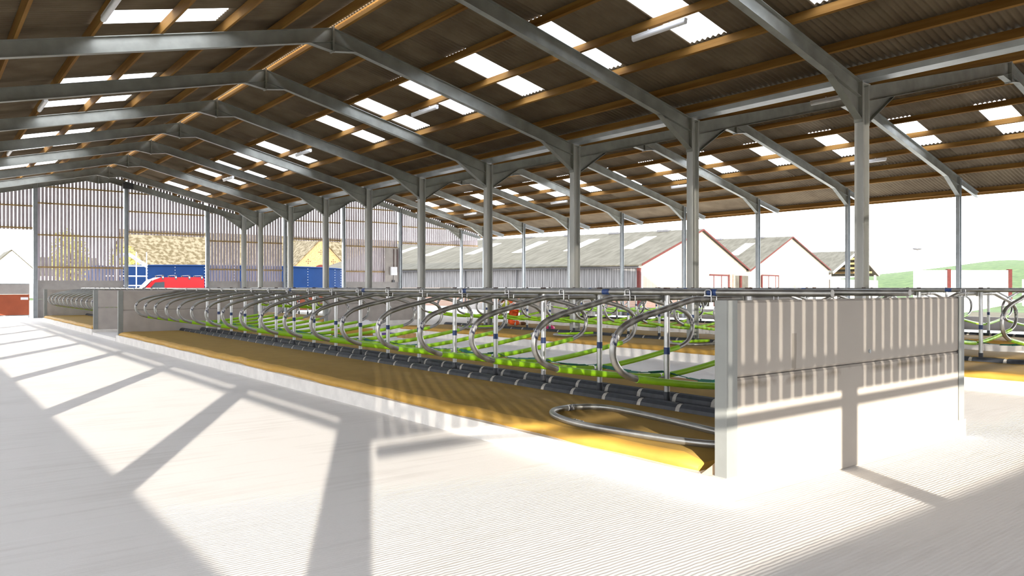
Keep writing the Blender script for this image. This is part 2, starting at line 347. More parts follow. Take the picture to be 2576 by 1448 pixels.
# ---------------------------------------------------------------- steel frames
def column(name, x, y, ztop, d, b_, m, label, cat, group, z0=0.0, plates=True):
    e = empty(name, (x, y, z0), label, cat, group)
    mb = MB().ibeam((0,0,0), (0,0,ztop-z0), b_, d, (1,0,0), .014, .01); mb.obj('shaft', m, e)
    if plates:
        MB().cbox((0,0,.012), (d+.14, b_+.14, .024)).obj('base_plate', m, e)
        MB().cbox((0,0,ztop-z0+.008), (d+.05, b_+.04, .016)).obj('cap_plate', m, e)
    return e
def rafter(xa, xb, y, m, label, w=.17, h=.35, apex=True, foot=True, drop=.5, hl=1.25):
    # xa = ridge end, xb = column end; haunches are parts
    e = empty('roof_rafter', (xa, y, 0), label, 'roof beam', 'steel roof rafters')
    sg = 1 if xb > xa else -1
    top = lambda x: zs(x) - .215
    za, zb = top(xa), top(xb)
    MB().ibeam((0,0,za-h/2), (xb-xa,0,zb-h/2), w, h, (0,0,1), .014, .009).obj('beam', m, e)
    if apex:
        mb = MB(); L_ = .62; zb1 = top(xa+sg*L_)-h
        pr = [(0, za-h+.01), (0, za-h-.24), (sg*L_, zb1), (sg*L_, zb1+.01)]
        mb.extrude([(p[0], p[1]) for p in pr], (0,-.005,0), (0,.005,0), (1,0,0), (0,0,1))
        mb.beam((0,0,za-h-.245), (sg*L_,0,zb1-.003), w, .012, (0,0,1)); mb.obj('apex_haunch', m, e)
        mb = MB().cbox((sg*.012,0,za-h/2-.12), (.024, w+.03, h+.3)); mb.obj('end_plate', m, e)
    if foot:
        mb = MB(); xw = xb-xa; x1 = xw-sg*hl; zf = top(xb)-h; z1 = top(xb-sg*hl)-h
        mb.extrude([(xw, zf+.01), (xw, zf-drop), (x1, z1), (x1, z1+.01)], (0,-.005,0), (0,.005,0), (1,0,0), (0,0,1))
        mb.beam((xw,0,zf-drop), (x1,0,z1-.004), w, .014, (0,0,1)); mb.obj('haunch', m, e)
        MB().cbox((xw-sg*.012,0,zf-drop/2+h/2-.02), (.024, w+.03, h+drop+.08)).obj('end_plate', m, e)
    return e
FR = FY + [YF]
for k, y in enumerate(FR):
    w_ = ORD[k] + ' frame from near end' if k < 9 else 'frame at the far gable'
    column('valley_column', XV, y, 6.33, .27, .205, M['steelc'], 'tall galvanised column between the roof spans, '+w_, 'column', 'valley columns', z0=.2 if (3 < y < 25.2 or 31.5 < y < 46) else 0)
    column('eaves_column', XE, y, zs(XE)-.25, .19, .15, M['steel2'], 'slim pale steel eaves column on the yard side, '+w_, 'column', 'eaves columns')
    if k >= 2:
        rafter(XR1, .3, y, M['steel'], 'steel rafter on the main roof away from the yard, '+w_, foot=False)
    rafter(XR1, XV-.14, y, M['steel'], 'steel rafter from main ridge down to its valley column, '+w_)
    rafter(XR2, XV+.14, y, M['steel'], 'steel rafter from valley column up to second ridge, '+w_)
    rafter(XR2, XE-.1, y, M['steel'], 'steel rafter from second ridge down to its eaves column, '+w_, drop=.42, hl=1.1)
    mb = MB().ibeam((XE+.1, y, zs(XE+.1)-.215-.14), (XO-.12, y, zs(XO-.12)-.215-.11), .12, .25, (0,0,1)); e = mb.obj('eaves_bracket', M['steel2'], None, (XE+.1, y, 5.9))
    tag(e, 'short steel bracket carrying the roof overhang, '+w_, 'bracket', 'eaves brackets')
# near side wall columns and end columns (cast the bars of shade across the floor)
for i, y in enumerate((-5.6, -.78, 4.02, 8.82, 13.62, 18.42, 23.22, 28.02, 32.82, 37.62, 42.42, 47.22)):
    w = .34 if i == 0 else .30
    sc_ = column('wall_side_column', XL-(.3 if i == 0 else 0), y, zs(XL)-.2, .28 if i else .3, w*.72 if i else .3, M['steel'], 'steel side wall column on the sunny side, '+ORD[i]+' from the near corner', 'column', 'side wall columns')
    for q_ in ('label','category','group'): del sc_[q_]
    sc_['kind'] = 'structure'

# purlins
def purlin(x, label, nm='purlin'):
    x_r = XR1 if x <= XV else XR2; sg = 1 if x > x_r else -1
    up = V((sg*PITCH, 0, 1)).normalized()
    mb = MB().beam((0, YROOF0+.1, 0), (0, YROOF1-.1, 0), .07, .195, up)
    o = mb.obj(nm, M['timber'], None); o.location = (x, 0, zs(x)-.108)
    tag(o, label, 'purlin', 'timber purlins')
for k, x in enumerate((8.31, 7.1, 5.73, 4.35, 2.96, 1.58, .2, -1.2)):
    purlin(x, 'long timber purlin on the main roof away from the yard, %s down from the ridge' % ORD[k])
for k, x in enumerate((8.69, 9.91, 11.31, 12.70, 14.06, 15.45, 16.55)):
    purlin(x, 'long timber purlin between main ridge and valley, %s down from the ridge' % ORD[k])
for k, x in enumerate((25.41, 24.2, 22.8, 21.4, 20.0, 18.7, 17.5)):
    purlin(x, 'long timber purlin between valley and second ridge, %s down from that ridge' % ORD[k])
for k, x in enumerate((25.79, 27.0, 28.42, 29.8, 31.16, 32.5, 33.85, 36.15)):
    purlin(x, 'long timber purlin on the roof beside the yard, %s down from second ridge' % ORD[k])
# valley gutter
mb = MB(); g = mb.extrude([(-.30,.0),(-.20,-.13),(.20,-.13),(.30,0),(.28,0),(.19,-.115),(-.19,-.115),(-.28,0)], (XV,YROOF0,6.52), (XV,YROOF1,6.52), (1,0,0), (0,0,1))
tag(mb.obj('valley_gutter', M['steel2'], None, (XV,0,6.5)), 'bright galvanised valley gutter running between the two roofs', 'gutter')
mb = MB().beam((XO+.15,YROOF0,zs(XO)-.13),(XO+.15,YROOF1,zs(XO)-.13), .03, .3); struct(mb.obj('trim_1', M['timber']))

# strip lights under purlins
lt = empty('strip_light', (12.70, 11.1, zs(12.7)-.30), 'x', 'light fitting', 'strip lights under the roof')
MB().cbox((0,0,.03), (.09, 1.5, .05)).obj('housing', M['white'], lt)
mb = MB().tube([(0,-.74,-.02),(0,.74,-.02)], .055, 12); mb.obj('diffuser', M['white'], lt)
for s_ in (-.3,.3): MB().cbox((0,s_,.074), (.03,.03,.036)).obj('hanger', M['white'], lt)
lt['label'] = 'white strip light hung under the main roof by its largest rooflight'
for i, y in enumerate((20.75, 30.3, 39.9)):
    dup(lt, (12.70, y, zs(12.7)-.30), 'white strip light under main roof between ridge and valley, %s beyond the large rooflight one' % ORD[i])
for i, y in enumerate((15.9, 25.6, 35.2, 44.8)):
    dup(lt, (2.9, y, zs(2.9)-.30), 'white strip light on the main roof away from the yard, %s from near end' % ORD[i])
for i, y in enumerate((15.9, 25.6, 35.2, 44.7)):
    dup(lt, (31.16, y, zs(31.16)-.30), 'white strip light under the yard side roof, %s from the near end' % ORD[i])
dup(lt, (20.0, 11.1, zs(20)-.30), 'white strip light just behind the head of the first valley column')

# ---------------------------------------------------------------- walls with spaced boarding
def boards(x0, x1, z0, ztop, y, pitch=.182, gap=.044, t=.022, rails=(), along='x', name='wall_far', rail_y=None):
    mb = MB(); n = max(1, int(round((x1-x0)/pitch))); p = (x1-x0)/n
    for i in range(n):
        a = x0 + i*p + gap/2; b_ = a + p - gap; za, zb = ztop(a), ztop(b_)
        if along == 'x':
            mb.extrude([(a, z0), (b_, z0), (b_, zb), (a, za)], (0,y,0), (0,y+t,0), (1,0,0), (0,0,1))
        else:
            mb.extrude([(a, z0), (b_, z0), (b_, zb), (a, za)], (y,0,0), (y+t,0,0), (0,1,0), (0,0,1))
    o = mb.obj(name, M['board']); struct(o)
    if rails:
        for z in rails:
            xx0, xx1 = x0, x1
            # keep the rail under the roof slope
            while ztop(xx0) < z+.1 and xx0 < xx1: xx0 += .1
            while ztop(xx1) < z+.1 and xx1 > xx0: xx1 -= .1
            if xx1-xx0 < .3: continue
            r = MB()
            if along == 'x': r.box((xx0, y-.055, z-.045), (xx1, y-.003, z+.045))
            else: r.box((y-.055, xx0, z-.045), (y-.003, xx1, z+.045))
            r.obj('rail', M['rail'], o)
    return o
GY = YF + .30
gtop = lambda x: zs(x) + .012
GP = [5.35, 10.0, 14.7, 19.8, 24.1, 28.7]
for k, x in enumerate(GP):
    column('gable_post', x, YF+.02, zs(x)-.24, .2, .2, M['steel2'], 'pale steel gable post on the far wall, %s counting from the side wall' % ORD[k], 'column', 'far gable posts', plates=False)
full = (2.87, 4.7, 6.5, 7.45); high = (5.06, 6.3, 7.4)
for i, (a, b_, z0, rl) in enumerate(((-2.7,5.25,4.95,high),(5.46,9.9,2.12,full),(10.1,14.6,4.92,high),(14.8,16.86,2.12,full),(17.14,19.7,2.12,full),(19.9,24.0,4.95,high),(24.2,28.6,2.12,full),(28.8,36.0,4.95,high))):
    boards(a, b_, z0, gtop, GY, rails=rl, name='wall_far')
for i, (a, b_) in enumerate(((5.46,9.9),(14.8,16.86),(17.14,19.7),(24.2,28.6))):
    mb = MB().box((a+.02, YF+.13, 0), (b_-.02, YF+.235, 1.05)).box((a+.02, YF+.13, 1.06), (b_-.02, YF+.235, 2.12)); struct(mb.obj('wall_far_base', M['concd']))
# render panel and electrics on the far gable
struct(MB().box((27.45, YF+.06, 2.12), (28.58, YF+.13, 4.65)).obj('wall_far_panel', M['conc']))
eb = empty('fuse_box', (28.1, YF+.05, 2.62), 'grey electrical box on the pink panel of the far gable', 'electrical box')
mb = MB().box((-.27,-.14,0),(.27,0,.62)); o = mb.obj('box', M['white'], eb)
MB().box((-.24,-.15,.03),(.24,-.14,.59)).obj('door', M['white'], eb)
mb = MB().tube([(.05,-.03,.62),(.05,-.03,1.95)], .022, 8).tube([(.33,-.03,.2),(.33,-.03,1.95)], .022, 8); mb.obj('conduit', M['redsteel'], eb)
mb = MB().tube([(0,-.04,0),(0,-.04,-.36)], .015, 8).box((-.1,-.09,-.52),(.1,0,-.36)); mb.obj('socket', M['dkgrey'], eb)
fl = empty('floodlight', (10.0, YF-.32, 7.62), 'grey floodlight fixed high on the second far gable post', 'floodlight')
MB().box((-.28,-.2,-.05),(.28,.12,.28)).obj('head', M['dkgrey'], fl); MB().box((-.05,.1,0),(.05,.2,.2)).obj('bracket', M['steel'], fl)
# near gable and sunny side wall: low concrete, an open band, spaced boarding above
struct(MB().box((XL, YN-.1, 0), (12.5, YN+.02, 1.57)).obj('wall_near', M['concd']))
struct(MB().box((XL, YN-.1, 0), (12.5, YN+.02, .01)).obj('trim_2', M['concd']))
boards(XL-.12, 16.9, 2.508, gtop, YN, pitch=.180, gap=.0245, rails=(2.826, 4.4, 6.0), name='wall_near_boarding')
boards(17.1, 36.0, 1.6, gtop, YN, pitch=.16, gap=.045, t=.09, rails=(2.7,), name='wall_near_boarding')  # unseen second-span boarding, thick and gapped to stop sun yet pass diffuse light
struct(MB().box((16.9, YN-.1, 0), (36.0, YN+.02, 1.57)).obj('wall_near', M['concd']))  # unseen low wall, added to shut sunlight out of the second span
struct(MB().beam((XL, YN, 2.405), (13, YN, 2.405), .06, .095).obj('trim_3', M['rail']))
sc_ = column('wall_near_post', 2.28, YN+.17, zs(2.3)-.25, .2, .2, M['steel2'], 'steel post in the near gable behind the viewer', 'column', 'near gable post', plates=False)
for q_ in ('label','category','group'): del sc_[q_]
sc_['kind'] = 'structure'
struct(MB().box((XL-.15, YN, 0), (XL-.03, YF, 1.56)).obj('wall_side', M['concd']))
boards(YN, YF, 2.655, lambda y: zs(XL)-.1, XL-.12, gap=.062, t=.045, rails=(2.80,), along='y', name='wall_side_boarding')
struct(MB().beam((XL-.1, YN, 2.56), (XL-.1, YF, 2.56), .05, .09).obj('trim_4', M['rail']))
# low concrete wall beside the yard
struct(MB().box((34.35,-5.5,0),(34.5,50.2,.52)).obj('wall_yard', M['concd']))

# ---------------------------------------------------------------- cubicle beds
PS = 1.183
def bed(x0, x1, y0, y1, name, where):
    mb = MB(); mb.box((x0-.10, y0-.02, .0), (x1+.10, y1+.1, .2))
    tag(mb.obj('kerb_bed', M['kerb'], None, (x0-.1, y0, 0)), 'pale cast concrete kerb bed under %s' % where, 'kerb bed', 'concrete beds')
def mattress(x0, x1, y0, y1, sgn, label):
    # sgn +1: rounded edge at low X; cross section swept along Y, with a gentle wavy bulge
    n = int((y1-y0)/.22); pr = [(0,0),(-.01,.03),(.0,.075),(.035,.108),(.10,.122)]
    mb = MB(); w = x1-x0; cols = [(0,.0,1),(-.016,.03,1),(-.008,.07,1),(.03,.098,1),(.09,.11,0),(.35,.116,0),(.7,.114,0),(w-.05,.108,0),(w,.10,0),(w,0,0)]
    for i in range(n+1):
        y = y0+(y1-y0)*i/n; b_ = .022*math.sin(y*2.1)+.014*math.sin(y*5.3+1)
        t = min(1, min(y-y0, y1-y)/.12+.55)
        for dx, dz, e in cols:
            xx = dx + (b_ if e else b_*.4*(1-dx/w)); dzz = dz*t + (.006*math.sin(y*6.1+dx*7) if .02 < dx < w-.05 else 0)
            mb.v.append(((x0+xx) if sgn > 0 else (x1-xx), y, .2+dzz))
    k = len(cols)
    for i in range(n):
        for c in range(k-1):
            q = (i*k+c, i*k+c+1, (i+1)*k+c+1, (i+1)*k+c)
            mb.f.append(q if sgn < 0 else q[::-1]); mb.sm.append(True); mb.mi.append(1 if c < 4 else 0)
    for i in (0, n): mb.f.append(tuple(range(i*k, i*k+k))); mb.sm.append(False); mb.mi.append(1)
    o = mb.obj('cubicle_mattress', [M['mattress'], M['edge']], None, (x0, y0, .2))
    tag(o, label, 'mattress', 'mustard cubicle mattresses')
def brisket(x, y0, y1, label):
    e = empty('brisket_rail', (x, y0, .2), label, 'brisket rail', 'black brisket rails')
    n = int((y1-y0)/.592); L_ = (y1-y0)/n
    prof = [(-.10,0),(-.10,.09),(-.085,.14),(-.05,.175),(0,.185),(.05,.175),(.085,.14),(.10,.09),(.10,0)]
    seg = MB().extrude(prof, (0,.032,0), (0,L_-.032,0), (1,0,0), (0,0,1), smooth=False).obj('segment', M['black'], e)
    for i in range(1, n):
        s_ = seg.copy(); C.objects.link(s_); s_.parent = e; s_.location = (0, i*L_, 0)
    MB().extrude([(a*.96, b_*.96) for a, b_ in prof], (0,0,0), (0,y1-y0,0), (1,0,0), (0,0,1)).obj('joint_core', M['grey_band'], e)
ZT = 1.60
def make_post():
    e = empty('cubicle_post', (0,0,.2), 'x', 'post', 'galvanised cubicle posts')
    MB().tube([(0,0,.0),(0,0,1.51)], .037, 14).obj('tube', M['tubeb'], e)
    MB().tube([(0,0,.0),(0,0,.235)], .041, 14).obj('foot_sleeve', M['black'], e)
    MB().tube([(0,0,1.50),(0,0,1.527)], .041, 14).obj('cap', M['cap'], e)
    MB().tube([(0,0,.70),(0,0,.785)], .0385, 14).obj('sticker', M['sticker'], e)
    return e
def make_divider():
    e = empty('cubicle_divider', (0,0,0), 'x', 'divider', 'cubicle dividers')
    MB().tube([(-.80,.082,ZT),(.80,.082,ZT)], .034, 12).obj('top_tube', M['tube'], e)
    for s_ in (-1, 1):
        pts = [(.78,1.600),(.92,1.592),(1.305,1.508),(1.60,1.448),(1.76,1.405),(1.905,1.352),(2.02,1.262),(2.07,1.148),(2.052,1.023),(1.95,.905),(1.76,.828),(1.62,.806)]
        lp = MB().tube(spline([(s_*a, .082, z) for a, z in pts], 4), .034, 12).obj('loop', M['tube'], e)
        q = [(2.02,1.262),(2.05,1.215),(2.065,1.17)]
        MB().tube([(s_*a, .082, z) for a, z in q], .0355, 12).obj('sticker', M['printed'], lp)
        g = [(1.74,.823),(1.5,.786),(.9,.70),(.4,.645),(.05,.622)]
        MB().tube(spline([(s_*a, .082, z) for a, z in g], 3), .0375, 12).obj('green_sleeve', M['green'], e)
        cl = MB()
        for dy in (-.045, .045): cl.tube(fillet([(s_*.58+dy,.075-.04,ZT-.03),(s_*.58+dy,.035,ZT+.10),(s_*.58+dy,.115,ZT+.10),(s_*.58+dy,.115,ZT-.03)], .02, 3), .007, 6)
        cl.cbox((s_*.58,.075,ZT+.035), (.11,.1,.012)); cl.obj('clamp', M['tubeb'], e)
    MB().cbox((0,.09,.612), (.2,.09,.012)).obj('post_bracket', M['tubeb'], e)
    MB().cbox((0,.062,ZT), (.06,.036,.1)).obj('top_bracket', M['tube'], e)
    return e
def neck_rail(x, y0, y1, label):
    mb = MB().tube([(x,y0,ZT+.073),(x,y1,ZT+.073)], .036, 14)
    o = mb.obj('neck_rail', M['tube'], None, (x, y0, ZT+.073)); tag(o, label, 'rail', 'neck rails')
    n = 0
    for y in (y0+1.3, y0+2.9, y0+6.0, y0+9.4, y0+13):
        if y < y1-1: MB().tube([(0,y-y0,0),(0,y-y0+.12,0)], .0372, 14).obj('sticker', M['sticker'], o)
def strap(x, y0, y1, label):
    mb = MB(); n = int((y1-y0)/PS*6); pts = []
    for i in range(n+1):
        y = y0+(y1-y0)*i/n; ph = (i % 6)/6
        pts.append((x+.03*math.sin(i*1.3), y, .66 - .05*math.sin(math.pi*ph)))
    for i in range(n):
        a, b_ = pts[i], pts[i+1]
        mb.beam(a, b_, .07, .006, (.5*math.sin(i*.7),0,1))
    tag(mb.obj('strap', M['teal'], None, (x, y0, .6)), label, 'strap', 'teal straps along the beds')
def cross_wall(x0, x1, y, zt, label, panel=None, zb=.2):
    e = empty('concrete_end_wall', ((x0+x1)/2, y, zb), label, 'concrete wall', 'concrete walls across the bed ends')
    hw = (x1-x0)/2; zj = .99-zb
    pm = panel or M['conc']
    for nm, a, b_ in (('lower_panel', 0, zj-.004), ('upper_panel', zj+.004, zt-zb)):
        c = .02; mb = MB().extrude([(0,a+c),(c,a),(.1-c,a),(.1,a+c),(.1,b_-c),(.1-c,b_),(c,b_),(0,b_-c)], (-hw+.05,0,0), (hw-.05,0,0), (0,1,0), (0,0,1))
        o = mb.obj(nm, pm, e)
    for s_ in (-1, 1):
        zp = .2-zb; mb = MB().box((s_*hw-.05, -.004, zp), (s_*hw+.05, .104, zt-zb+.004)).box((s_*hw-.07+.02*s_*-1, -.012, zp), (s_*hw+.07+.02*s_*-1, -.004, zt-zb+.004)); mb.obj('end_post', M['endpost'], e)
        if zb == 0: MB().box((s_*hw-.05 if s_ > 0 else -hw-.10, -.01, 0), (hw+.10 if s_ > 0 else -hw+.05, .126, .2)).obj('plinth', M['kerb'], e)
    return e
post = make_post(); div = make_divider(); first = [True]
def stand(xc, ys, where, far=False):
    for i, y in enumerate(ys):
        lp = 'galvanised cubicle post with black foot, %s %s' % (ORD[i], where)
        ld = 'hooped galvanised divider with green arms, %s %s' % (ORD[i], where)
        if first[0]:
            post.location = (xc, y, .2); post['label'] = lp; div.location = (xc, y, 0); div['label'] = ld; first[0] = False
        else:
            dup(post, (xc, y, .2), lp); dup(div, (xc, y, 0), ld)

# bed A: nearest double row
A0, A1, AC = 5.17, 9.55, 7.36
bed(A0, A1, 3.92, 26.95, 'kerb', 'the nearest double row of cubicles')
mattress(A0-.03, 6.92, 4.06, 26.85, 1, 'long mustard mattress along the sunlit alley, in front of the nearest dividers')
mattress(7.8, A1+.03, 4.06, 26.85, -1, 'long mustard mattress on the hidden side of the nearest dividers')
brisket(7.03, 3.98, 26.85, 'black segmented brisket rail in front of the nearest row of posts')
brisket(7.69, 3.98, 26.85, 'black segmented brisket rail just behind the nearest row of posts')
YA = [5.115 + PS*i for i in range(18)]
stand(AC, YA, 'in the nearest row from near concrete wall')
neck_rail(AC-.58, 3.80, 26.9, 'galvanised neck rail along the alley side of the nearest row, open end above wall')
neck_rail(AC+.58, 3.62, 26.9, 'galvanised neck rail along the far side of the nearest row')
strap(AC+.12, 4.1, 25.4, 'teal strap slung along the nearest row of posts')
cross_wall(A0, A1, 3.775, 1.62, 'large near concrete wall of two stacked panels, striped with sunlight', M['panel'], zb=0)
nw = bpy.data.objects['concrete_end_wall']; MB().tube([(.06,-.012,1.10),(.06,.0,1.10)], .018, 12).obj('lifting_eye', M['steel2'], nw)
cross_wall(A0, A1, 26.95, 1.62, 'concrete wall behind the furthest hoops of the nearest row')
# bed A continued beyond the crossing
bed(A0, A1, 31.25, 44.7, 'kerb', 'the short far row of cubicles')
mattress(A0-.03, 6.92, 31.45, 44.6, 1, 'short mustard mattress beyond the crossing, before the far row of hoops')
mattress(7.8, A1+.03, 31.45, 44.6, -1, 'short mustard mattress beyond the crossing, hidden side')
brisket(7.03, 31.45, 44.6, 'black brisket rail of the far row, alley side')
brisket(7.69, 31.45, 44.6, 'black brisket rail of the far row, hidden side')
stand(AC, [32.5 + PS*i for i in range(11)], 'in the far row beyond the crossing')
neck_rail(AC-.58, 31.2, 44.7, 'galvanised neck rail along the alley side of the far row')
neck_rail(AC+.58, 31.2, 44.7, 'galvanised neck rail along the hidden side of the far row')
cross_wall(A0, A1, 31.2, 1.62, 'short concrete wall beyond the crossing, before the far row of hoops')
cross_wall(A0, A1, 44.7, 1.62, 'furthest concrete wall, behind the far row of hoops')
struct(MB().box((A0-.1, 27.07, 0), (A1+.1, 31.12, .1)).obj('floor_crossing', M['floor']))
# bed B: middle double row around the valley columns
B0, B1, BC = 14.2, 19.0, 16.6
bed(B0, B1, 3.0, 25.3, 'kerb', 'the middle double row of cubicles')
mattress(B0-.03, 16.1, 3.2, 24.9, 1, 'long mustard mattress in front of the middle row of cubicles')
mattress(17.2, B1+.03, 3.2, 24.9, -1, 'long mustard mattress behind the middle row of cubicles')
brisket(16.2, 3.2, 24.9, 'black brisket rail in front of the middle row of posts')
stand(BC, [5.02 + PS*i for i in range(17)], 'in the middle row from the near end')
neck_rail(BC-.58, 3.6, 25.0, 'galvanised neck rail along the near side of the middle row')
neck_rail(BC+.58, 3.6, 25.0, 'galvanised neck rail along the yard side of the middle row')
strap(BC+.10, 4.1, 24, 'teal strap slung along the middle row of posts')
bed(B0, B1, 31.4, 46, 'kerb', 'the far part of the middle row')
cross_wall(B0, B1, 31.4, 1.62, 'concrete wall across the far part of the middle row')
mattress(B0-.03, 16.1, 31.6, 45.8, 1, 'mustard mattress at the far part of the middle row')
stand(BC, [33.1 + PS*i for i in range(9)], 'in the far part of the middle row')
neck_rail(BC-.58, 31.4, 46, 'galvanised neck rail of the far part of the middle row')
# bed C: row beside the yard
D0, D1, DC = 22.95, 27.75, 25.35
bed(D0, D1, 4, 28.6, 'kerb', 'the row of cubicles nearest the yard')
mattress(D0-.03, 24.85, 4.2, 28.4, 1, 'mustard mattress in front of the cubicle row nearest the yard')
brisket(24.95, 4.2, 28.4, 'black brisket rail of the row nearest the yard')
stand(DC, [6.9 + PS*i for i in range(18)], 'in the row nearest the yard from near end')
neck_rail(DC-.58, 4.2, 28.5, 'galvanised neck rail along the near side of the row nearest the yard')
neck_rail(DC+.58, 4.2, 28.5, 'galvanised neck rail along the yard side of the last row')
cross_wall(D0, D1, 28.6, 1.62, 'concrete wall at the far end of the row nearest the yard', M['concd'])

# spare dividers lying on the mattresses
def lying(pts, z, label, green=None):
    e = empty('spare_divider', (pts[0][0], pts[0][1], z), label, 'divider', 'loose dividers lying down')
    o = (pts[0][0], pts[0][1], 0)
    pth = [(p[0]-o[0], p[1]-o[1], 0) for p in pts]
    MB().tube(spline(pth, 5), .034, 12).obj('tube', M['tube'], e)
    if green:
        MB().tube([(p[0]-o[0], p[1]-o[1], 0) for p in green], .0375, 12).obj('green_sleeve', M['green'], e)
    return e
e = lying([(5.72,4.02),(5.55,4.15),(5.42,4.42),(5.33,4.95),(5.27,5.5),(5.33,5.95),(5.48,6.3),(5.70,6.47),(5.97,6.48),(6.18,6.33),(6.25,6.05),(6.20,5.55),(6.10,4.95),(6.03,4.55),(6.02,4.12)], .355,
          'bare galvanised hoop lying on the mattress beside the near concrete wall')
MB().tube([(5.87-5.72,6.49-4.02,0),(5.97-5.72,6.485-4.02,0)], .0362, 12).obj('sticker', M['printed'], e)
MB().tube([(5.285-5.72,5.62-4.02,0),(5.305-5.72,5.76-4.02,0)], .0362, 12).obj('sticker', M['printed'], e)
def spare_b(y, x, label):
    lying([(x+.9,y-.9),(x+.2,y-.75),(x-.02,y-.45),(x,y-.1),(x+.25,y+.12),(x+.9,y+.05),(x+1.5,y-.1)], .366, label, green=[(x+.3,y+.12),(x+.95,y+.04),(x+1.5,y-.1)])
spare_b(21.6, 14.5, 'loose hoop with green arm lying furthest along the middle mattress')
spare_b(16.6, 14.45, 'loose hoop with green arm lying midway along the middle mattress')
spare_b(12.4, 14.5, 'loose hoop with green arm lying nearest on the middle mattress')

# bits left about in the far alley
tag(MB().sphere((12.9,25.2,.28), (.34,.28,.28), 10, 7).obj('plastic_bag', M['white'], None, (12.9,25.2,0)), 'crumpled white plastic bag on the alley floor by the middle row', 'bag')
mb = MB().tube([(11.7,25.4,.13),(12.9,24.6,.13)], .13, 14); tag(mb.obj('mattress_roll', M['edge'], None, (12.2,25,0)), 'mustard roll of mattress cover lying in the far alley', 'roll')
mb = MB().box((13.1,22.6,.0),(13.5,23.2,.16)); tag(mb.obj('cardboard_box', M['card'], None, (13.3,22.9,0)), 'flattened cardboard box on the alley floor', 'box')
mb = MB().box((13.0,23.6,.0),(13.35,24.1,.12)); tag(mb.obj('packet', M['purple'], None, (13.2,23.9,0)), 'purple packet on the alley floor by the middle kerb', 'packet')
mb = MB().sphere((17.05,19.7,.34), (.16,.14,.1), 10, 6); tag(mb.obj('glove', M['pink'], None, (17.05,19.7,.3)), 'bright pink scrap lying on the middle bed near the worker', 'scrap')
mb = MB().cbox((5.02,3.93,.26), (.16,.2,.012)); 
o = MB().extrude([(0,0),(.13,0),(.13,.11)], (0,0,0), (0,.025,0), (1,0,0), (0,0,1)).obj('timber_offcut', M['offcut'], None); o.location = (5.09, 3.99, .2); o.rotation_euler = (0,0,math.radians(-55))
tag(o, 'small triangular timber offcut leaning at the foot of the near concrete wall', 'offcut')

# ---------------------------------------------------------------- worker bent over among the cubicles
def skinned(name, verts, edges, radii, m, parent, sub=2, root=0):
    me = bpy.data.meshes.new(name); me.from_pydata([tuple(v) for v in verts], edges, []); me.materials.append(m)
    o = bpy.data.objects.new(name, me); C.objects.link(o); o.parent = parent
    sk = o.modifiers.new('skin', 'SKIN'); sk.use_smooth_shade = True
    lay = me.skin_vertices[0] if me.skin_vertices else None
    if lay is None:
        bpy.context.view_layer.objects.active = o
        lay = me.skin_vertices[0]
    for i, r in enumerate(radii): lay.data[i].radius = (r, r) if not isinstance(r, tuple) else r; lay.data[i].use_root = (i == root)
    sb = o.modifiers.new('smooth', 'SUBSURF'); sb.levels = sub; sb.render_levels = sub
    return o
pw = empty('person', (17.3, 22.15, .33), 'person kneeling among the middle cubicles in orange hi-vis clothes with yellow sleeves', 'person', None, math.radians(142))
vs = [(-.04,0,.50),(.02,0,.66),(.13,0,.83),(.24,0,.94),(.32,0,.95)]
ed = [(0,1),(1,2),(2,3),(3,4)]; rd = [.14,.13,.15,.065,.06]
for s_ in (-1, 1):
    b0 = len(vs); vs += [(-.05,s_*.10,.45),(.12,s_*.14,.085),(-.30,s_*.12,.07),(-.42,s_*.12,.05)]; rd += [.095,.07,.05,.04]; ed += [(0,b0),(b0,b0+1),(b0+1,b0+2),(b0+2,b0+3)]
    b0 = len(vs); vs += [(.17,s_*.19,.85),(.36,s_*.22,.64),(.44,s_*.15,.42),(.46,s_*.14,.36)]; rd += [.06,.045,.034,.03]; ed += [(2,b0),(b0,b0+1),(b0+1,b0+2),(b0+2,b0+3)]
    for f, (dx, dz, dy) in enumerate(((.035,-.10,.0),(.012,-.115,.0),(-.012,-.105,.0),(-.034,-.085,.0),(.055,-.045,-.03))):
        q = len(vs); vs += [(.46+dx*.7, s_*(.14+dy*.5), .34+dz*.35), (.465+dx, s_*(.135+dy), .36+dz)]; rd += [.010,.008]; ed += [(b0+3,q),(q,q+1)]
skinned('body', vs, ed, rd, M['skin'], pw)
MB().sphere((.40,0,.935), (.105,.078,.115), 16, 12).sphere((.505,0,.90), (.02,.018,.03), 8, 6).sphere((.39,.08,.92), (.03,.012,.025), 8, 6).sphere((.39,-.08,.92), (.03,.012,.025), 8, 6).sphere((.485,.03,.935), (.012,.014,.01), 8, 6).sphere((.485,-.03,.935), (.012,.014,.01), 8, 6).obj('head', M['skin'], pw)
MB().sphere((.385,0,.965), (.112,.092,.10), 16, 12).obj('hair', M['hair'], pw)
skinned('trousers', [(-.04,0,.52),(-.06,.11,.45),(.10,.15,.11),(-.28,.13,.09),(-.06,-.11,.45),(.10,-.15,.11),(-.28,-.13,.09)], [(0,1),(1,2),(2,3),(0,4),(4,5),(5,6)], [.175,.135,.105,.08,.135,.105,.08], M['hivis_o'], pw)
skinned('jacket', [(-.03,0,.54),(.02,0,.68),(.12,0,.84),(.22,0,.91)], [(0,1),(1,2),(2,3)], [.18,.175,.195,.11], M['hivis_o'], pw)
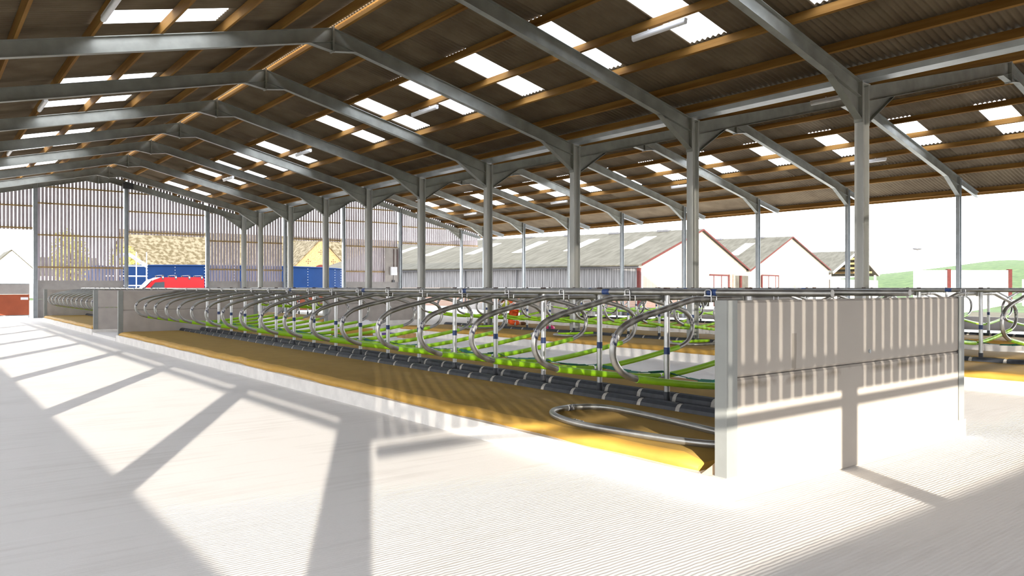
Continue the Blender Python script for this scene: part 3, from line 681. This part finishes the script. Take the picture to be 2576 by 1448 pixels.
for s_ in (-1, 1):
    skinned('sleeve', [(.13,s_*.15,.86),(.19,s_*.21,.83),(.36,s_*.23,.64),(.43,s_*.16,.45)], [(0,1),(1,2),(2,3)], [.085,.085,.068,.052], M['hivis_y'], pw)
    MB().tube([(-.14,s_*.125,.09),(-.09,s_*.127,.093)], .098, 16).obj('reflective_band', M['reflect'], pw)
    MB().sphere((-.40,s_*.12,.07), (.13,.055,.06), 12, 8).obj('boot', M['boot'], pw)
MB().tube([(-.012,0,.60),(.006,0,.65)], .186, 18).obj('reflective_band', M['reflect'], pw)
MB().tube([(.055,0,.74),(.078,0,.78)], .199, 18).obj('reflective_band', M['reflect'], pw)

# ---------------------------------------------------------------- beyond the far gable
def gate(x0, x1, y, label, band):
    e = empty('sheeted_gate', (x0, y, 0), label, 'gate', 'rust red sheeted gates')
    w = x1-x0
    MB().box((0,-.03,.16),(w,.03,1.32)).obj('sheet', M['redgate'], e)
    if band: MB().box((0,-.05,1.33),(w,.04,1.9)).obj('top_band', M['concd'], e)
    MB().box((w-.42,-.06,1.02),(w-.06,-.031,1.16)).obj('plate', M['white'], e)
    MB().tube([(0,0,1.92 if band else 1.36),(w,0,1.92 if band else 1.36)], .03, 8).tube([(0,0,.13),(w,0,.13)], .03, 8).tube([(.03,0,0),(.03,0,1.36)], .03, 8).tube([(w-.03,0,0),(w-.03,0,1.36)], .03, 8).obj('frame', M['steel2'], e)
gate(-2.6, 5.15, 51.2, 'rust red sheeted gate with grey top band across the doorway by the side wall', True)
gate(19.95, 23.95, 51.2, 'rust red sheeted gate across the second span doorway', False)
# blue slurry tank
e = empty('slurry_tank', (22,71.8,-.05), 'large round blue bolted steel tank beyond the far doorways', 'tank')
mb = MB(); R_ = 11.0; n = 96
vs = [(R_*math.cos(2*math.pi*i/n), R_*math.sin(2*math.pi*i/n), z) for z in (0, 3.45) for i in range(n)]
mb.add(vs, [(i,(i+1)%n,n+(i+1)%n,n+i) for i in range(n)], True); mb.add(vs, [tuple(range(n,2*n))]); mb.obj('shell', M['blue'], e)
mb = MB()
for i in range(n+1): pass
mb.tube([(R_*1.002*math.cos(2*math.pi*i/n), R_*1.002*math.sin(2*math.pi*i/n), 3.46) for i in range(n+1)], .06, 6, cap=False).obj('rim', M['blue'], e)
mb = MB()
for i in range(0, n, 3):
    a = 2*math.pi*i/n
    for z in [j*.23+.1 for j in range(15)]: mb.cbox((R_*1.002*math.cos(a), R_*1.002*math.sin(a), z), (.05,.05,.05))
for i in range(n*3):
    a = 2*math.pi*i/(n*3)
    if a > math.pi: mb.cbox((R_*1.002*math.cos(a), R_*1.002*math.sin(a), 1.35), (.06,.06,.06))
mb.obj('bolt_rows', M['steel2'], e)
# access platform with rails, and filling pipe
e = empty('access_platform', (12.4,62.0,-.05), 'white tubular access platform rails beside the blue tank', 'platform')
mb = MB()
for z in (1.9, 2.6, 3.35): mb.tube([(-1.5,0,z),(1.3,0,z)], .04, 8)
for x in (-1.5,-.8,-.1,.6,1.3): mb.tube([(x,0,0),(x,0,3.35)], .04, 8)
for x in (.6,1.3): mb.tube([(x,0,3.3),(x,0,4.4)], .035, 8)
mb.obj('guard_rail', M['white'], e)
MB().box((-1.5,0,1.1),(1.3,2.0,1.18)).obj('deck', M['steel2'], e)
e2 = MB().tube(fillet([(11.5,61.0,-.05),(11.5,61.0,4.0),(12.3,61.1,4.15),(13.6,61.6,3.3)], .5, 6), .13, 12); tag(e2.obj('filling_pipe', M['steel2'], None, (11.5,61.6,0)), 'grey bent filling pipe standing by the white platform', 'pipe')
# red van with roof bars
e = empty('van', (11.2,56.6,-.05), 'red van with four roof bars parked beyond the far doorway', 'van')
side = [(0.0,.45),(.0,1.0),(.25,1.25),(1.05,1.5),(1.75,2.28),(2.2,2.46),(5.0,2.5),(5.12,2.38),(5.15,.45)]
mb = MB(); mb.extrude(side, (0,0,0), (0,1.85,0), (1,0,0), (0,0,1)); o = mb.obj('body', M['red'], e)
md = o.modifiers.new('soften', 'BEVEL'); md.width = .09; md.segments = 3; md.limit_method = 'ANGLE'
MB().extrude([(1.35,1.5),(1.85,2.1),(2.45,2.15),(2.45,1.5)], (0,-.012,0), (0,0,0), (1,0,0), (0,0,1)).obj('side_window', M['window'], e)
MB().extrude([(1.0,1.505),(1.72,2.29),(1.70,2.31),(.98,1.525)], (0,.15,0), (0,1.7,0), (1,0,0), (0,0,1)).obj('windscreen', M['window'], e)
for x in (1.0, 4.1):
    for y in (.12, 1.73):
        MB().tube([(x,y-.11,.33),(x,y+.11,.33)], .33, 20).obj('wheel', M['dkgrey'], e)
for x in (2.35, 3.2, 4.1, 4.95):
    b_ = MB().tube([(x,.0,2.60),(x,1.85,2.60)], .025, 8).obj('roof_bar', M['dkgrey'], e)
    MB().box((x-.06,-.03,2.32),(x+.06,.09,2.62)).box((x-.06,1.76,2.32),(x+.06,1.88,2.62)).obj('bar_foot', M['dkgrey'], b_)
    MB().box((x-.04,-.045,2.42),(x+.04,-.031,2.52)).obj('bar_clip', M['white'], b_)
# stone barn with mossy roof and projecting gable
def gable_house(name, loc, rz, w, l, ze, zr, mw, mr, label, cat='building', over=.3):
    e = empty(name, loc, label, cat, None, rz)
    mb = MB(); mb.extrude([(-w/2,0),(w/2,0),(w/2,ze),(0,zr),(-w/2,ze)], (0,0,0), (0,l,0), (1,0,0), (0,0,1)); mb.obj('walls', mw, e)
    mb = MB(); sl = (zr-ze)/(w/2)
    for s_ in (-1,1):
        a = (0, zr+.02); b_ = (s_*(w/2+over), ze-sl*over+.02)
        mb.extrude([a,(a[0],a[1]+.14),(b_[0],b_[1]+.14),b_], (0,-.25,0), (0,l+.25,0), (1,0,0), (0,0,1))
    mb.obj('roof', mr, e)
    return e
e = gable_house('stone_barn', (20.5,106,-.1), math.radians(-90), 11, 46, 4.4, 9.0, M['orangew'], M['slate'], 'long stone barn with mossy tiled roof behind the blue tank')
e = gable_house('barn_wing', (40.9,92,-.1), 0, 7.0, 7.6, 4.5, 8.0, M['orangew'], M['slate'], 'orange brick gable wing with a dark arched opening, behind the blue tank')
mb = MB(); pts = [(math.cos(math.pi*k/12)*1.0, 3.7+math.sin(math.pi*k/12)*1.0) for k in range(13)] + [(-1.0,0),(1.0,0)]
mb.extrude(pts, (0,-.04,0), (0,.0,0), (1,0,0), (0,0,1)); mb.obj('arched_door', M['redsteel'], e)
mb = MB()
for cx, cz in ((0,6.3),(-1.7,5.1),(1.7,5.1)):
    for dx, dz in ((0,.25),(-.25,0),(.25,0),(0,-.25),(0,0)): mb.cbox((cx+dx,-.02,cz+dz), (.1,.05,.1))
mb.obj('vent_holes', M['redsteel'], e)
e = gable_house('farmhouse', (12.6,150,-.1), math.radians(0), 6.6, 14, 4.6, 7.9, M['pale'], M['fibroof'], 'pale farmhouse gable seen through the doorway by the side wall')
e = gable_house('farmhouse_wing', (16.7,154,-.1), math.radians(-90), 7, 9, 4.0, 6.9, M['pale'], M['fibroof'], 'lower pale wing joined to the farmhouse, grey roof')
MB().box((1.5,-.06,0),(1.62,0,4)).obj('downpipe', M['dkgrey'], e)
# trees
def tree(x, y, h, r, label, m, seed, n=900):
    rnd = random.Random(seed); e = empty('tree', (x,y,-.14), label, 'tree', 'trees beyond the far gable')
    mb = MB().tube([(0,0,0),(.1,0,h*.3),(0,.1,h*.6)], [.16,.12,.06], 8)
    for k in range(7):
        a = k*.9; mb.tube([(0,0,h*.3+k*.05*h),(math.cos(a)*r*.5, math.sin(a)*r*.5, h*.5+k*.05*h)], [.06,.02], 6)
    mb.obj('trunk', M['bark'], e)
    lf = MB()
    for _ in range(n):
        t = rnd.uniform(0, 2*math.pi); p = rnd.uniform(-1,1); q = rnd.random()**.4*r; c_ = math.sqrt(1-p*p)
        c = V((math.cos(t)*c_*q, math.sin(t)*c_*q, h*.62 + p*q*h*.36/r)); s_ = rnd.uniform(.10,.22)
        a = V((rnd.uniform(-1,1),rnd.uniform(-1,1),rnd.uniform(-1,1))).normalized(); b_ = a.orthogonal().normalized()
        lf.add([c+a*s_, c+b_*s_*.6, c-a*s_, c-b_*s_*.6], [(0,1,2,3)])
    lf.obj('foliage', m, e)
for i, (x, y, h, r) in enumerate(((9.3,66,6.3,1.3),(11.4,83,7.6,1.5),(16.5,85,6.5,1.8))):
    tree(x, y, h, r, 'yellow leafed tree behind the boarded far gable, %s from the doorway side' % ORD[i], M['leaf'], i+1)
for i, (x, y, h, r) in enumerate(((61,120,10,3.4),(69.5,122,11,3.6),(78,124,11.4,3.6),(87,127,11.6,3.5),(96,130,12,3.6))):
    tree(x, y, h, r, 'dull green tree behind the long farm shed, %s from the far gable' % ORD[i], M['hedge'], 20+i)

# ---------------------------------------------------------------- farm sheds across the yard
P1 = V((44.8,41.2)); fd = V((.969,.247)); bd = V((-.247,.969)); RZ = math.atan2(fd.y, fd.x)
def shed(l0, l1, z0, z1, zr, length, label, name='farm_shed', lp=None):
    # local x along the gable face, local y back along the ridge
    o = P1 + fd*l0; e = empty(name, (o.x, o.y, -.06), label, 'farm shed', 'sheds across the yard', RZ)
    w = l1-l0; xr = (lp-l0) if lp else w/2
    MB().extrude([(0,1.75),(w,1.75),(w,z1),(xr,zr),(0,z0)], (0,.0,0), (0,.12,0), (1,0,0), (0,0,1)).obj('gable_boarding', M['pboard'], e)
    mb = MB()
    for s_, (xa, za, xb, zb) in enumerate(((xr,zr,-.45,z0-.12),(xr,zr,w+.1,z1-.02))):
        mb.extrude([(xa,za+.02),(xa,za+.12),(xb,zb+.12),(xb,zb+.02)], (0,-.3,0), (0,length,0), (1,0,0), (0,0,1))
    mb.obj('roof', M['fibroof'], e)
    mb = MB().beam((0,-.3,z0),(xr,-.3,zr+.04), .05,.16).beam((xr,-.3,zr+.04),(w,-.3,z1), .05,.16); mb.obj('verge', M['redsteel'], e)
    mb = MB()
    y = 3.0
    while y < length-2: MB().box((xr-.55,y,zr-.02),(xr+.2,y+1.1,zr+.16)).obj('ridge_vent', M['dkgrey'], e); y += 5.2
    y = 3.2; sl0 = (zr-z0)/xr
    while y < length-2:
        xa, xb = xr*.42, xr*.80
        rl = MB().extrude([(xa,z0+sl0*xa+.125),(xa,z0+sl0*xa+.15),(xb,z0+sl0*xb+.15),(xb,z0+sl0*xb+.125)], (0,y,0), (0,y+1.2,0), (1,0,0), (0,0,1)); rl.obj('rooflight_strip', M['pale'], e); y += 6.0
    return e, w
e, w = shed(0, 23.4, 3.55, 3.45, 6.95, 40, 'long weathered farm shed across the yard, nearest the boarded gable')
mb = MB(); y = .1; 
while y < 39: mb.box((.0,y,1.75),(.05,y+.2,3.5)); y += .235
mb.box((.05,.1,1.75),(.1,39.5,3.5)); mb.obj('side_boarding', M['wboard'], e)
MB().box((0,0,0),(.2,39.5,1.74)).box((0,0,0),(11.2,.18,1.74)).obj('brick_base', M['brick'], e)
mb = MB()
for y in (6, 12, 18, 24, 30): mb.tube([(-.06,y,0),(-.06,y,3.4)], .06, 6)
mb.obj('downpipe', M['dkgrey'], e)
MB().box((-.22,-.1,3.3),(-.02,40,3.46)).obj('gutter', M['dkgrey'], e)
MB().box((-.2,-.2,0),(.05,.05,3.3)).obj('corner_post', M['redsteel'], e)
MB().tube([(.25,-.15,0),(.25,-.15,3.2)], .1, 8).obj('white_downpipe', M['white'], e)
d = MB().box((13.6,-.08,0),(17.9,-.0,2.9)).obj('sheet_door', M['glass'], e)
mb = MB().box((13.5,-.14,2.85),(18.1,-.08,3.0)).box((17.85,-.14,0),(18.2,-.08,3.0))
for x in (14.4,16.2): mb.box((x,-.14,0),(x+.06,-.08,2.85))
mb.box((13.5,-.14,1.35),(18,-.08,1.41)); mb.obj('door_frame', M['redsteel'], d)
MB().box((18.25,-.1,0),(18.75,.2,3.05)).box((19.2,-.1,0),(19.7,.2,3.05)).obj('brick_pier', M['brick'], e)
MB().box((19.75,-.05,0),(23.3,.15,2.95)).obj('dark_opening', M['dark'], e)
MB().tube([(21.0,-.15,0),(21.0,-.15,2.95)], .14, 8).obj('opening_post', M['redsteel'], e)
MB().sphere((22.4,-.5,.3), (1.3,.8,1.0), 12, 8).obj('manure_heap', M['soil'], e)
e, w = shed(23.4, 52.6, 3.5, 4.05, 7.6, 40, 'second farm shed of the pair across the yard, behind white sheet doors', lp=36.9)
MB().box((0,0,0),(29.2,.1,1.74)).obj('brick_base', M['pale'], e)
d = MB().box((4.0,-.08,0),(9.0,.0,3.0)).obj('sheet_door', M['glass'], e)
mb = MB().box((3.6,-.14,0),(4.0,-.08,3.1)).box((3.8,-.14,3.0),(9.1,-.08,3.13)).box((8.95,-.14,0),(9.05,-.08,3.0)).box((3.8,-.14,1.4),(9,-.08,1.46))
for x in (5.8,8.0): mb.box((x,-.14,0),(x+.06,-.08,3.0))
mb.obj('door_frame', M['redsteel'], d)
# open sided barn further along
e = empty('open_barn', (0,0,-.1), 'open fronted pole barn with dark roof timbers, beyond the second farm shed', 'farm shed', 'sheds across the yard', RZ)
o = P1 + fd*53.5; e.location = (o.x, o.y, -.1)
mb = MB(); w = 26.0
for xa, za, xb, zb in ((13,7.0,-.5,3.6),(13,7.0,26.5,3.6)): mb.extrude([(xa,za),(xa,za+.15),(xb,zb+.15),(xb,zb)], (0,-.4,0), (0,30,0), (1,0,0), (0,0,1))
mb.obj('roof', M['fibroof'], e)
mb = MB().beam((-.3,-.4,3.75),(13,-.4,7.1), .1,.3).beam((13,-.4,7.1),(26.3,-.4,3.75), .1,.3); mb.obj('verge', M['pale'], e)
mb = MB()
for x in (2.5,5,7.5,10,12.8,15.5,18,20.5,23): mb.box((x,0,3.6+.258*(13-abs(x-13))-.35),(x+.12,29,3.6+.258*(13-abs(x-13))-.05))
mb.obj('roof_timbers', M['rail'], e)
mb = MB()
for x in (0.0, 8.5, 17.5, 25.7):
    for y in (0,14,28): mb.box((x,y,0),(x+.3,y+.3,3.9))
mb.obj('pole', M['pale'], e)
MB().box((-.2,-.2,0),(26.2,.0,2.9)).obj('front_wall', M['pale'], e)
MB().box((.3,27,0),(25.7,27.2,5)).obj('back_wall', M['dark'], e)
# pale wall with red posts, fence, lamp, poles
e = empty('yard_block_wall', (77.3,34.8,-.1), 'long pale wall with red end posts at the yard edge', 'wall', None, math.atan2(29.2-34.8, 84.5-77.3))
MB().box((0,0,0),(9.3,.25,3.5)).obj('wall_panel', M['pale'], e)
for x in (3.2, 9.2): MB().box((x,-.06,.0 if x > 5 else 1.6),(x+.35,.3,3.6)).obj('red_post', M['redsteel'], e)
MB().box((.2,-.06,0),(.7,.3,4.1)).obj('pale_pillar', M['pale'], e)
e = empty('post_and_rail_fence', (85.5,28.2,-.1), 'pale post and rail fence beside the red ended wall', 'fence', None, math.radians(-40))
for i in range(7): MB().box((i*1.8,0,0),(i*1.8+.16,.16,2.6)).obj('post', M['pale'], e)
for z in (.9,1.6,2.3): MB().box((0,-.05,z),(11,.0,z+.2)).obj('rail', M['pale'], e)
e = empty('lamp_post', (72.5,32.4,-.1), 'yard lamp on a pale post above the far wall', 'lamp')
MB().tube([(0,0,0),(0,0,5.2)], .12, 10).obj('pole', M['pale'], e); MB().sphere((0,0,5.35), (.6,.35,.14), 12, 6).obj('lamp_head', M['dkgrey'], e)
for i, (x, y, h) in enumerate(((56.0,34.1,4.1),(66.5,34.0,3.6))):
    tag(MB().tube([(x,y,-.1),(x,y,h)], [.2,.1], 10).obj('grey_pole', M['steel2'], None, (x,y,0)), 'grey tapering pole standing in the yard, %s from the shed corner' % ORD[i], 'pole', 'poles in the yard')
